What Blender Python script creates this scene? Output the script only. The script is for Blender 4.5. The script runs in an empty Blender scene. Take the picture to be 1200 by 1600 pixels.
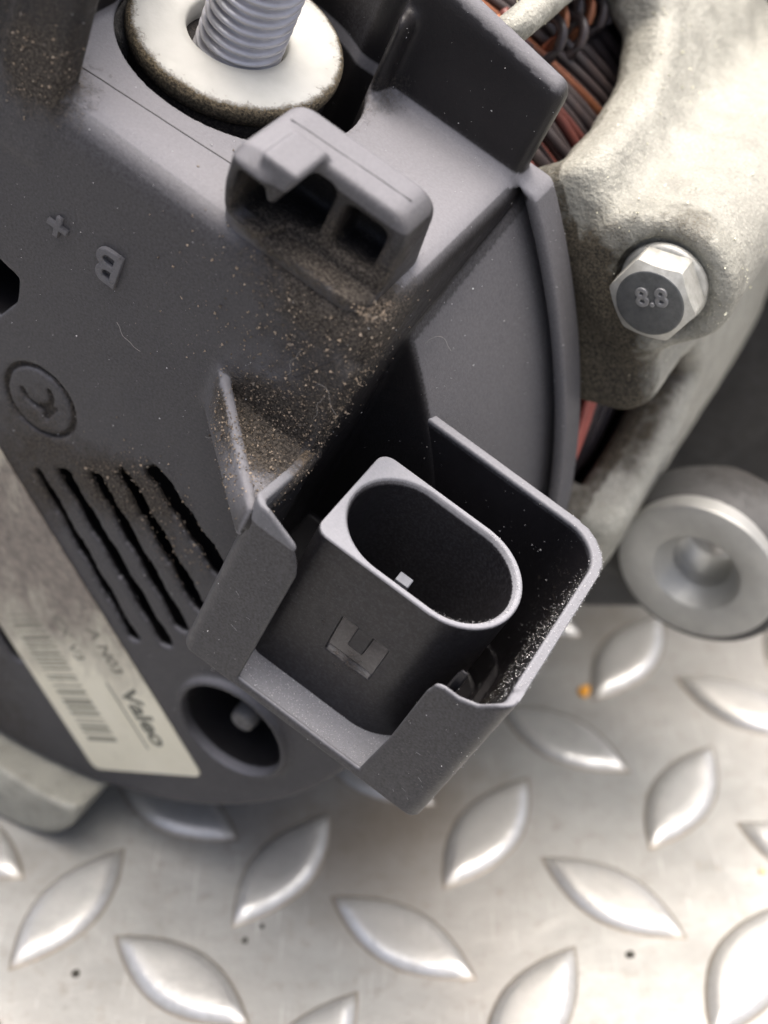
import bpy, math, random
import numpy as np
from mathutils import Vector, Matrix, Quaternion

random.seed(7)
RNG = np.random.default_rng(11)
D = bpy.data
SC = bpy.context.scene
COL = SC.collection
MM = 0.001

# ------------------------------------------------------------------ camera, sky, sun, exposure
PITCH = math.radians(40.0)          # the camera looks down 40 degrees
CAM_H = 166.0                       # millimetres above the tread plate
cam_d = D.cameras.new("camera")
cam = D.objects.new("camera", cam_d)
COL.objects.link(cam)
cam.location = (0, 0, CAM_H * MM)
cam.rotation_euler = (math.pi / 2 - PITCH, 0, 0)
cam_d.sensor_fit = 'VERTICAL'
cam_d.sensor_height = 24.0
cam_d.lens = 33.0
cam_d.clip_start = 0.005
cam_d.clip_end = 50.0
cam_d.dof.use_dof = True
cam_d.dof.focus_distance = 0.139
cam_d.dof.aperture_fstop = 13.5
SC.camera = cam

SUN_EL, SUN_AZ = 80.0, 55.0         # elevation; azimuth from +Y towards +X
world = D.worlds.new("World")
SC.world = world
world.use_nodes = True
wn = world.node_tree
wn.nodes.clear()
w_out = wn.nodes.new("ShaderNodeOutputWorld")
w_bg = wn.nodes.new("ShaderNodeBackground")
w_sky = wn.nodes.new("ShaderNodeTexSky")
w_sky.sky_type = 'NISHITA'
w_sky.sun_disc = False
w_sky.sun_elevation = math.radians(SUN_EL)
w_sky.sun_rotation = math.radians(SUN_AZ)
w_sky.air_density = 0.7
w_sky.dust_density = 9.0
w_sky.ozone_density = 0.5
w_bg.inputs[1].default_value = 0.08
wn.links.new(w_sky.outputs[0], w_bg.inputs[0])
wn.links.new(w_bg.outputs[0], w_out.inputs[0])

sun_d = D.lights.new("sun", 'SUN')
sun_d.energy = 1.3
sun_d.angle = math.radians(65)
sun_d.color = (1.0, 0.985, 0.95)
sun = D.objects.new("sun", sun_d)
COL.objects.link(sun)
_e, _a = math.radians(SUN_EL), math.radians(SUN_AZ)
_dir = Vector((math.sin(_a) * math.cos(_e), math.cos(_a) * math.cos(_e), math.sin(_e)))
sun.rotation_euler = _dir.to_track_quat('Z', 'Y').to_euler()
sun.location = (0, 0, 1)

SC.view_settings.view_transform = 'Standard'
SC.view_settings.look = 'None'
SC.view_settings.gamma = 1.0
SC.view_settings.exposure = 1.75
SC.cycles.max_bounces = 6
SC.cycles.use_denoising = True

# ------------------------------------------------------------------ frames
# Part frame (w, y, a) in millimetres: y runs into the alternator along its axis, the rear face is y = 0,
# the cover's features are turned 24 degrees about that axis: w = their "right", a = their "up".
TH = math.radians(28.5)
PHI = math.radians(24.0)
O = np.array([-37.4, 125.1, 77.0])               # rear face's moulded mark, world mm
CW, CA = -4.7, -14.1                             # the alternator's axis in (w, a)
cP, sP = math.cos(PHI), math.sin(PHI)
XL = np.array([math.cos(TH), -math.sin(TH), 0.0])
YL = np.array([math.sin(TH), math.cos(TH), 0.0])
CL = np.array([CW * cP + CA * sP, 0.0, -CW * sP + CA * cP])
BASE = O + XL * CL[0] + YL * 45.0                # foot of the Empty, under the axis
BASE[2] = 0.0
BASE_L = np.array([CL[0], 45.0, -O[2]])          # the same point in the unturned local frame


def to_local(v):
    """(w, y, a) mm -> coordinates of the alternator's Empty, metres."""
    v = np.asarray(v, float)
    w, y, a = v[..., 0], v[..., 1], v[..., 2]
    return (np.stack([w * cP + a * sP, y, -w * sP + a * cP], -1) - BASE_L) * MM


def local_to_w(x, z):
    return x * cP - z * sP, x * sP + z * cP


# ------------------------------------------------------------------ mesh helpers
def new_obj(name, me, mat=None, parent=None):
    o = D.objects.new(name, me)
    COL.objects.link(o)
    if mat is not None and len(me.materials) == 0:
        me.materials.append(mat)
    if parent is not None:
        o.parent = parent
    return o


def make_mesh(name, verts, faces, smooth=True, attrs=None):
    me = D.meshes.new(name)
    verts = np.asarray(verts, np.float32)
    if isinstance(faces, np.ndarray):
        k = faces.shape[1]
        me.vertices.add(len(verts))
        me.vertices.foreach_set("co", verts.ravel())
        me.loops.add(faces.size)
        me.loops.foreach_set("vertex_index", faces.astype(np.int32).ravel())
        me.polygons.add(len(faces))
        me.polygons.foreach_set("loop_start", np.arange(0, faces.size, k, dtype=np.int32))
        me.update(calc_edges=True)
        me.validate()
    else:
        me.from_pydata([tuple(v) for v in verts], [], faces)
        me.update()
    me.polygons.foreach_set("use_smooth", np.full(len(me.polygons), smooth, bool))
    if attrs:
        for k_, vals in attrs.items():
            at = me.attributes.new(k_, 'FLOAT', 'POINT')
            at.data.foreach_set("value", np.asarray(vals, np.float32))
    return me


def part(name, verts, faces, mat, parent, smooth=True, attrs=None, dust_sheen=0.0, open_=None):
    """a mesh given in (w, y, a) mm, as a child of the alternator; settle = how much dust and painted sky reflection lies on what faces up"""
    me = make_mesh(name, to_local(verts), faces, smooth, attrs)
    if dust_sheen > 0:
        n = len(me.vertices)
        nr = np.zeros(n * 3, np.float32)
        me.vertex_normals.foreach_get("vector", nr)
        nz = np.clip(nr.reshape(-1, 3)[:, 2], 0, 1)
        at = me.attributes["dust"]
        v = np.zeros(n, np.float32)
        at.data.foreach_get("value", v)
        add = dust_sheen * nz ** 1.3 * (1.0 if open_ is None else open_)
        at.data.foreach_set("value", np.maximum(v, add).astype(np.float32))
    return new_obj(name, me, mat, parent)


# ---- signed distance modelling: mouldings and castings with their fillets ----
def smin(a, b, k):
    h = np.clip(0.5 + 0.5 * (b - a) / k, 0, 1)
    return b * (1 - h) + a * h - k * h * (1 - h)


def smax(a, b, k):
    return -smin(-a, -b, k)


def box(p, lo, hi, r=0.0):
    c = [(lo[i] + hi[i]) / 2 for i in range(3)]
    q = [np.abs(p[i] - c[i]) - ((hi[i] - lo[i]) / 2 - r) for i in range(3)]
    out = np.sqrt(np.maximum(q[0], 0) ** 2 + np.maximum(q[1], 0) ** 2 + np.maximum(q[2], 0) ** 2)
    return out + np.minimum(np.maximum(np.maximum(q[0], q[1]), q[2]), 0) - r


def rect2(x, z, lo, hi, r=0.0):
    cx, cz = (lo[0] + hi[0]) / 2, (lo[1] + hi[1]) / 2
    qx = np.abs(x - cx) - ((hi[0] - lo[0]) / 2 - r)
    qz = np.abs(z - cz) - ((hi[1] - lo[1]) / 2 - r)
    return np.sqrt(np.maximum(qx, 0) ** 2 + np.maximum(qz, 0) ** 2) + np.minimum(np.maximum(qx, qz), 0) - r


def poly2(x, z, pts):
    """signed distance to a closed polygon"""
    n = len(pts)
    x, z = np.broadcast_arrays(x, z)
    d = np.full(x.shape, 1e9, np.float32)
    s = np.ones(x.shape, np.float32)
    for i in range(n):
        ax, az = pts[i]
        bx, bz = pts[i - 1]
        ex, ez = bx - ax, bz - az
        wx, wz = x - ax, z - az
        t = np.clip((wx * ex + wz * ez) / (ex * ex + ez * ez), 0, 1)
        d = np.minimum(d, (wx - ex * t) ** 2 + (wz - ez * t) ** 2)
        c1, c2, c3 = z >= az, z < bz, ex * wz > ez * wx
        flip = (c1 & c2 & c3) | (~c1 & ~c2 & ~c3)
        s = np.where(flip, -s, s)
    return s * np.sqrt(d)


def seg2(x, z, a, b, r):
    ex, ez = b[0] - a[0], b[1] - a[1]
    t = np.clip(((x - a[0]) * ex + (z - a[1]) * ez) / (ex * ex + ez * ez), 0, 1)
    return np.sqrt((x - a[0] - ex * t) ** 2 + (z - a[1] - ez * t) ** 2) - r


def slab(y, y0, y1):
    return np.abs(y - (y0 + y1) / 2) - (y1 - y0) / 2


def surface(f, lo, hi, h):
    """surface nets over the grid lo..hi; returns vertices and quads"""
    ax = [np.arange(lo[i], hi[i] + h, h, dtype=np.float32) for i in range(3)]
    g = f(ax[0][:, None, None], ax[1][None, :, None], ax[2][None, None, :])
    g = np.ascontiguousarray(np.broadcast_to(g, (len(ax[0]), len(ax[1]), len(ax[2]))), dtype=np.float32)
    s = g < 0
    n = np.array(g.shape)
    c = np.zeros(n - 1, np.int8)
    for i in (0, 1):
        for j in (0, 1):
            for k in (0, 1):
                c += s[i:n[0] - 1 + i, j:n[1] - 1 + j, k:n[2] - 1 + k]
    act = (c > 0) & (c < 8)
    idx = np.argwhere(act)
    ids = np.full(act.shape, -1, np.int64)
    ids[act] = np.arange(len(idx))
    acc = np.zeros((len(idx), 3))
    cnt = np.zeros(len(idx))
    corners = [(i, j, k) for i in (0, 1) for j in (0, 1) for k in (0, 1)]
    vals = {q: g[idx[:, 0] + q[0], idx[:, 1] + q[1], idx[:, 2] + q[2]] for q in corners}
    for q in corners:
        for d in range(3):
            if q[d] == 0:
                q2 = tuple(q[e] + (1 if e == d else 0) for e in range(3))
                v0, v1 = vals[q], vals[q2]
                m = (v0 < 0) != (v1 < 0)
                t = np.where(m, v0 / np.where(m, v0 - v1, 1), 0)
                pos = np.tile(np.array(q, float), (len(idx), 1))
                pos[:, d] += t
                acc[m] += pos[m]
                cnt[m] += 1
    P = (idx + acc / cnt[:, None]) * h + np.array([ax[0][0], ax[1][0], ax[2][0]])
    faces = []
    for d in range(3):
        u, v = (d + 1) % 3, (d + 2) % 3
        sl0 = [slice(None)] * 3
        sl1 = [slice(None)] * 3
        sl0[d] = slice(0, -1)
        sl1[d] = slice(1, None)
        diff = s[tuple(sl0)] != s[tuple(sl1)]
        e = np.argwhere(diff)
        ok = (e[:, u] > 0) & (e[:, v] > 0) & (e[:, u] < n[u] - 1) & (e[:, v] < n[v] - 1)
        e = e[ok]
        inside = s[e[:, 0], e[:, 1], e[:, 2]]
        q = []
        for du, dv in ((0, 0), (1, 0), (1, 1), (0, 1)):
            cc = e.copy()
            cc[:, u] -= du
            cc[:, v] -= dv
            q.append(ids[cc[:, 0], cc[:, 1], cc[:, 2]])
        F = np.stack(q, 1)
        F = np.where(inside[:, None], F, F[:, ::-1])
        faces.append(F)
    F = np.concatenate(faces)
    F = F[(F >= 0).all(1)]
    return P, F


def blobs(P, lst):
    """sum of soft spots (w, y, a, radius, strength) at points P"""
    out = np.zeros(len(P))
    for (w, y, a, r, s) in lst:
        d2 = (P[:, 0] - w) ** 2 + (P[:, 1] - y) ** 2 + (P[:, 2] - a) ** 2
        out += s * np.exp(-d2 / (r * r))
    return out


# ------------------------------------------------------------------ materials
def mat_new(name):
    m = D.materials.new(name)
    m.use_nodes = True
    nt = m.node_tree
    b = nt.nodes["Principled BSDF"]
    return m, nt, b


def N(nt, kind, **kw):
    n = nt.nodes.new(kind)
    for k, v in kw.items():
        if k.startswith("i_"):
            n.inputs[k[2:]].default_value = v
        else:
            setattr(n, k, v)
    return n


def noise(nt, vec, scale, detail=4.0, rough=0.6):
    n = N(nt, "ShaderNodeTexNoise")
    n.inputs["Scale"].default_value = scale
    n.inputs["Detail"].default_value = detail
    n.inputs["Roughness"].default_value = rough
    nt.links.new(vec, n.inputs["Vector"])
    return n.outputs["Fac"]


def ramp(nt, fac, lo, hi, a=0.0, b=1.0):
    r = N(nt, "ShaderNodeMapRange")
    r.inputs["From Min"].default_value = lo
    r.inputs["From Max"].default_value = hi
    r.inputs["To Min"].default_value = a
    r.inputs["To Max"].default_value = b
    nt.links.new(fac, r.inputs["Value"])
    return r.outputs["Result"]


def math2(nt, op, a, b):
    m = N(nt, "ShaderNodeMath", operation=op)
    for i, v in enumerate((a, b)):
        if isinstance(v, (int, float)):
            m.inputs[i].default_value = v
        else:
            nt.links.new(v, m.inputs[i])
    return m.outputs[0]


def mixc(nt, fac, a, b):
    m = N(nt, "ShaderNodeMix", data_type='RGBA')
    for sock, v in ((m.inputs[0], fac), (m.inputs[6], a), (m.inputs[7], b)):
        if isinstance(v, tuple):
            sock.default_value = (*v, 1.0)
        elif isinstance(v, (int, float)):
            sock.default_value = v
        else:
            nt.links.new(v, sock)
    return m.outputs[2]


def bump(nt, b, height, strength, dist, prev=None):
    bm = N(nt, "ShaderNodeBump")
    bm.inputs["Strength"].default_value = strength
    bm.inputs["Distance"].default_value = dist
    nt.links.new(height, bm.inputs["Height"])
    if prev is not None:
        nt.links.new(prev, bm.inputs["Normal"])
    nt.links.new(bm.outputs[0], b.inputs["Normal"])
    return bm.outputs[0]


def dirty_mat(name, base, base2, rough, metal, dirt_col, dust_sheen_col, grain, grain_h, spec=0.5, dirt_bias=0.0, vary=0.0):
    m, nt, b = mat_new(name)
    tc = N(nt, "ShaderNodeTexCoord").outputs["Object"]
    n_big = noise(nt, tc, 90, 4)
    n_mid = noise(nt, tc, 700, 5, 0.7)
    n_fine = noise(nt, tc, 3200, 3, 0.7)
    col = mixc(nt, ramp(nt, n_big, 0.35, 0.7), base, base2)
    if vary > 0:
        n_v = noise(nt, tc, 260, 7, 0.72)
        col = mixc(nt, ramp(nt, n_v, 0.48, 0.66, 0, vary), col, tuple(c * 0.45 for c in base))
        col = mixc(nt, ramp(nt, n_fine, 0.58, 0.70, 0, vary), col, (0.62, 0.61, 0.50))
        col = mixc(nt, ramp(nt, n_fine, 0.42, 0.32, 0, vary), col, (0.12, 0.11, 0.085))
    ad = N(nt, "ShaderNodeAttribute", attribute_name="dust").outputs["Fac"]
    ai = N(nt, "ShaderNodeAttribute", attribute_name="dirt").outputs["Fac"]
    # pale film of dust and painted sky reflection, broken up by noise
    t1 = math2(nt, 'ADD', ad, math2(nt, 'MULTIPLY', math2(nt, 'SUBTRACT', n_fine, 0.5), 0.30))
    f1 = ramp(nt, t1, 0.02, 0.95)
    f1 = math2(nt, 'MULTIPLY', f1, ramp(nt, ad, 0.0, 0.05))
    col = mixc(nt, f1, col, dust_sheen_col)
    # brown oily grit, patchy
    n_d = math2(nt, 'ADD', math2(nt, 'MULTIPLY', n_mid, 0.6), math2(nt, 'MULTIPLY', n_fine, 0.5))
    t2 = math2(nt, 'ADD', math2(nt, 'ADD', ai, dirt_bias), math2(nt, 'MULTIPLY', math2(nt, 'SUBTRACT', n_d, 0.55), 1.7))
    f2 = ramp(nt, t2, 0.30, 0.85)
    dcol = mixc(nt, ramp(nt, n_fine, 0.4, 0.68), tuple(c * 0.35 for c in dirt_col), tuple(min(1, c * 1.7) for c in dirt_col))
    col = mixc(nt, f2, col, dcol)
    nt.links.new(col, b.inputs["Base Color"])
    fr = math2(nt, 'MAXIMUM', f1, f2)
    r_ = ramp(nt, n_mid, 0.3, 0.7, rough - 0.07, rough + 0.09)
    rr = N(nt, "ShaderNodeMix", data_type='FLOAT')
    nt.links.new(fr, rr.inputs[0])
    nt.links.new(r_, rr.inputs[2])
    rr.inputs[3].default_value = 0.9
    nt.links.new(rr.outputs[0], b.inputs["Roughness"])
    if metal > 0:
        nt.links.new(ramp(nt, fr, 0, 1, metal, 0.0), b.inputs["Metallic"])
    b.inputs["Specular IOR Level"].default_value = spec
    n_g = noise(nt, tc, grain, 2, 0.6)
    p = bump(nt, b, n_g, 0.5, grain_h)
    hd = math2(nt, 'MULTIPLY', f2, n_fine)
    bump(nt, b, hd, 0.9, 0.00030, p)
    return m


PLASTIC = dirty_mat("black_plastic", (0.014, 0.013, 0.014), (0.019, 0.018, 0.019), 0.40, 0, (0.066, 0.057, 0.048), (0.27, 0.268, 0.288), 5200, 0.00007, 0.22)  # film tint leans blue: sky reflection put into the colour
PLASTIC_FINE = dirty_mat("socket_plastic", (0.012, 0.011, 0.0125), (0.016, 0.015, 0.017), 0.38, 0, (0.09, 0.07, 0.05), (0.31, 0.314, 0.340), 7500, 0.00002, 0.3)  # bluish film colour carries the rims' sky reflection
ALU = dirty_mat("cast_aluminium", (0.33, 0.326, 0.285), (0.25, 0.247, 0.214), 0.66, 0.15, (0.075, 0.064, 0.045), (0.5, 0.49, 0.44), 1500, 0.00055, 0.4, vary=0.55)


def metal_mat(name, col, col2, rough, metal, sc=400, b_scale=1500, b_h=0.00004):
    m, nt, b = mat_new(name)
    tc = N(nt, "ShaderNodeTexCoord").outputs["Object"]
    n1 = noise(nt, tc, sc, 5, 0.65)
    nt.links.new(mixc(nt, ramp(nt, n1, 0.35, 0.7), col, col2), b.inputs["Base Color"])
    nt.links.new(ramp(nt, noise(nt, tc, sc * 3, 3), 0.3, 0.7, rough - 0.08, rough + 0.1), b.inputs["Roughness"])
    b.inputs["Metallic"].default_value = metal
    bump(nt, b, noise(nt, tc, b_scale, 3), 0.6, b_h)
    return m


ZINC = dirty_mat("zinc_plated_washer", (0.44, 0.44, 0.415), (0.34, 0.34, 0.315), 0.66, 0.15, (0.10, 0.08, 0.05), (0.6, 0.6, 0.55), 1500, 0.00005)
THREAD = metal_mat("thread_steel", (0.55, 0.545, 0.57), (0.46, 0.455, 0.475), 0.40, 0.45)
STEEL_FACE = metal_mat("bolt_steel_face", (0.16, 0.165, 0.165), (0.11, 0.115, 0.115), 0.5, 0.7, 900)
BOLT_SIDE = metal_mat("bolt_steel_side", (0.50, 0.50, 0.465), (0.36, 0.355, 0.32), 0.52, 0.5, 900)
MACHINED = metal_mat("machined_aluminium", (0.40, 0.40, 0.38), (0.32, 0.32, 0.30), 0.5, 0.5, 150)
PIN = metal_mat("tin_plated_pin", (0.15, 0.158, 0.18), (0.12, 0.127, 0.145), 0.6, 0.3)
ENAMEL = metal_mat("enamelled_wire", (0.042, 0.036, 0.038), (0.07, 0.052, 0.048), 0.35, 0.0, 300)
COPPER = metal_mat("copper_wire", (0.34, 0.14, 0.07), (0.22, 0.08, 0.05), 0.35, 0.6, 300)
REDWIRE = metal_mat("red_varnished_wire", (0.15, 0.052, 0.042), (0.10, 0.036, 0.032), 0.35, 0.1, 300)
REDWIRE_BRIGHT = metal_mat("red_wire_brightened", (0.50, 0.13, 0.10), (0.34, 0.08, 0.06), 0.4, 0.0, 300)  # brighter copy of the red wire, offsetting shade in the lower window
DARK_STEEL = metal_mat("dark_core_steel", (0.05, 0.045, 0.045), (0.03, 0.028, 0.028), 0.6, 0.3, 200)
DARK_METAL = dirty_mat("dirty_casting", (0.075, 0.074, 0.072), (0.05, 0.049, 0.047), 0.7, 0.1, (0.045, 0.041, 0.037), (0.3, 0.29, 0.27), 900, 0.0003)


def flat_mat(name, col, rough=0.6):
    m, nt, b = mat_new(name)
    b.inputs["Base Color"].default_value = (*col, 1)
    b.inputs["Roughness"].default_value = rough
    return m


INK = flat_mat("grey_print", (0.13, 0.13, 0.105), 0.7)
INK_PALE = flat_mat("faded_print", (0.20, 0.195, 0.155), 0.7)


INK_MID = flat_mat("mid_print", (0.16, 0.155, 0.125), 0.7)


def label_mat():
    m, nt, b = mat_new("paper_label")
    tc = N(nt, "ShaderNodeTexCoord").outputs["Object"]
    at = N(nt, "ShaderNodeAttribute", attribute_name="dirt").outputs["Fac"]
    mp = N(nt, "ShaderNodeMapping")
    mp.inputs["Rotation"].default_value = (0, math.radians(-28), 0)
    mp.inputs["Scale"].default_value = (1.0, 1.0, 0.45)
    nt.links.new(tc, mp.inputs["Vector"])
    n1 = noise(nt, mp.outputs[0], 320, 6, 0.7)
    t = math2(nt, 'ADD', at, math2(nt, 'MULTIPLY', math2(nt, 'SUBTRACT', n1, 0.5), 1.5))
    f = ramp(nt, t, 0.1, 0.95)
    base = mixc(nt, ramp(nt, noise(nt, tc, 120, 4), 0.3, 0.7), (0.66, 0.63, 0.51), (0.60, 0.57, 0.45))
    grime = mixc(nt, ramp(nt, noise(nt, tc, 900, 4), 0.3, 0.7), (0.10, 0.085, 0.075), (0.22, 0.19, 0.16))
    nt.links.new(mixc(nt, f, base, grime), b.inputs["Base Color"])
    b.inputs["Roughness"].default_value = 0.5
    return m


LABEL = label_mat()


def plate_mat():
    m, nt, b = mat_new("galvanised_tread_plate")
    tc = N(nt, "ShaderNodeNewGeometry").outputs["Position"]
    mp = N(nt, "ShaderNodeMapping")
    mp.inputs["Rotation"].default_value = (0, 0, 0.5)
    mp.inputs["Scale"].default_value = (1.0, 0.06, 1.0)
    nt.links.new(tc, mp.inputs["Vector"])
    n_scr = noise(nt, mp.outputs[0], 1500, 3, 0.6)
    n0 = noise(nt, tc, 14, 5, 0.6)
    n1 = noise(nt, tc, 60, 6, 0.65)
    n2 = noise(nt, tc, 420, 5, 0.7)
    c = mixc(nt, ramp(nt, n1, 0.36, 0.66), (0.36, 0.36, 0.342), (0.25, 0.25, 0.235))
    c = mixc(nt, ramp(nt, n0, 0.42, 0.68), c, (0.34, 0.325, 0.30))
    c = mixc(nt, ramp(nt, n2, 0.54, 0.70, 0, 0.6), c, (0.22, 0.20, 0.17))
    c = mixc(nt, ramp(nt, n_scr, 0.62, 0.72, 0, 0.4), c, (0.60, 0.59, 0.57))
    c = mixc(nt, ramp(nt, n_scr, 0.36, 0.28, 0, 0.4), c, (0.27, 0.25, 0.23))
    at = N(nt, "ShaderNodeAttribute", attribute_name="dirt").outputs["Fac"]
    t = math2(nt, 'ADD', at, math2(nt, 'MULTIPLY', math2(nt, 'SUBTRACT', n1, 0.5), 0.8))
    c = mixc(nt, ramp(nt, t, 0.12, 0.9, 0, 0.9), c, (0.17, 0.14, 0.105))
    wear = N(nt, "ShaderNodeAttribute", attribute_name="wear").outputs["Fac"]
    wf = math2(nt, 'MULTIPLY', wear, ramp(nt, n2, 0.35, 0.6, 0.5, 1.0))
    c = mixc(nt, wf, c, (0.66, 0.655, 0.63))
    nt.links.new(c, b.inputs["Base Color"])
    nt.links.new(ramp(nt, wf, 0, 1, 0.40, 0.75), b.inputs["Metallic"])
    rg = math2(nt, 'SUBTRACT', ramp(nt, n1, 0.3, 0.7, 0.42, 0.60), math2(nt, 'MULTIPLY', wf, 0.14))
    nt.links.new(rg, b.inputs["Roughness"])
    p = bump(nt, b, n2, 0.5, 0.00012)
    bump(nt, b, n1, 0.5, 0.0008, p)
    return m


PLATE = plate_mat()

# ------------------------------------------------------------------ ground: the tread plate
def lens_ring(L, Wd, s, n=14):
    """outline of a pointed lens, length L, width Wd, scaled towards its centre"""
    pts = []
    for side in (1, -1):
        for i in range(n):
            t = i / n
            x = (1 - 2 * t) * side
            y = (1 - abs(x) ** 1.9) * side
            pts.append((x * L / 2 * (1 - (1 - s) * 0.75), y * Wd / 2 * s))
    return pts


def lug_mesh():
    rings = [(1.12, -0.05), (1.03, 0.05), (0.97, 0.30), (0.88, 0.72), (0.77, 1.12), (0.62, 1.32), (0.30, 1.38)]
    V, F = [], []
    n = None
    att = []
    for k, (s, z) in enumerate(rings):
        r = lens_ring(22.6, 9.0, s)
        n = len(r)
        V += [(x * MM, y * MM, z * MM) for x, y in r]
        att += [(0.4, 0.85, 0.30, 0.0, 0, 0, 0)[k]] * n
    for k in range(len(rings) - 1):
        for i in range(n):
            j = (i + 1) % n
            F.append((k * n + i, k * n + j, (k + 1) * n + j, (k + 1) * n + i))
    F.append(tuple((len(rings) - 1) * n + i for i in range(n)))
    wr = [v_ for k_ in range(len(rings)) for v_ in [(0, 0, 0.2, 0.9, 1.0, 0.45, 0.3)[k_]] * n]
    me = make_mesh("tread_lug", V, F, True, {"dirt": att, "wear": wr})
    me.materials.append(PLATE)
    return me


g = D.meshes.new("tread_plate")
def plate_xy(px, py):
    """where a point seen at (px, py) of the 1200 x 1600 photograph lies on the plate"""
    dx, dy = (px - 600) / 2200.0, (py - 800) / 2200.0
    d = Vector((dx, math.cos(PITCH) - dy * math.sin(PITCH), -math.sin(PITCH) - dy * math.cos(PITCH)))
    t = CAM_H / -d.z
    return d.x * t, d.y * t


gx = np.concatenate([[-2, -0.5], np.linspace(-0.14, 0.18, 81), [0.6, 2]])
gy = np.concatenate([[-1.2, -0.2], np.linspace(0.05, 0.33, 71), [0.8, 3]])
GX, GY = np.meshgrid(gx, gy, indexing='ij')
GV = np.stack([GX, GY, GX * 0], -1).reshape(-1, 3)
ii, jj = np.meshgrid(np.arange(len(gx) - 1), np.arange(len(gy) - 1), indexing='ij')
k0 = ii * len(gy) + jj
GF = np.stack([k0, k0 + len(gy), k0 + len(gy) + 1, k0 + 1], -1).reshape(-1, 4)
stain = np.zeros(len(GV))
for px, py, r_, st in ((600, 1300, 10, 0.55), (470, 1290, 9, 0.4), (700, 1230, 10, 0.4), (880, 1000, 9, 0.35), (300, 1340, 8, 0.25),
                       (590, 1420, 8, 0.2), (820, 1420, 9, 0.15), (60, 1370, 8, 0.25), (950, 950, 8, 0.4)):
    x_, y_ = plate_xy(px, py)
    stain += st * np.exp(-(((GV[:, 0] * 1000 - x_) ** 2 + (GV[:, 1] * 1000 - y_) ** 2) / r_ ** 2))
D.meshes.remove(g)
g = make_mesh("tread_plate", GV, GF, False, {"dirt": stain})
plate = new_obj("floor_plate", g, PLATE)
plate["kind"] = "structure"
plate["label"] = "pale galvanised steel tread plate with raised pointed lugs under the alternator"
LUG = lug_mesh()
ang = math.radians(-33.84)
ux, uy = 20.02 * math.cos(ang), 20.02 * math.sin(ang)
vx, vy = -21.54 * math.sin(ang - 0.0284), 21.54 * math.cos(ang - 0.0284)
lug_n = 0
spots = []
for i in range(-14, 15):
    for j in range(-14, 15):
        x, y = 31.556 + ux * i + vx * j, 114.95 + uy * i + vy * j
        if -150 < x < 175 and 40 < y < 330:
            spots.append((math.hypot(x - 10, y - 150), x, y, (i + j) % 2))
spots.sort()
for k, (dist, x, y, odd) in enumerate(spots[:290]):
    o = D.objects.new("tread_lug", LUG)
    COL.objects.link(o)
    o.parent = plate
    o.location = (x * MM, y * MM, 0)
    o.rotation_euler = (0, 0, ang + (math.pi / 2 if odd else 0) + random.uniform(-0.03, 0.03))
    sc_ = random.uniform(0.97, 1.03)
    o.scale = (sc_, sc_, random.uniform(0.9, 1.1))

# ------------------------------------------------------------------ the alternator
alt = D.objects.new("alternator", None)
COL.objects.link(alt)
alt.empty_display_size = 0.02
alt.location = tuple(BASE * MM)
alt.rotation_euler = (0, 0, -TH)
alt["label"] = "dirty car alternator lying on its side with black plastic rear cover and open plug socket"
alt["category"] = "alternator"


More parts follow.
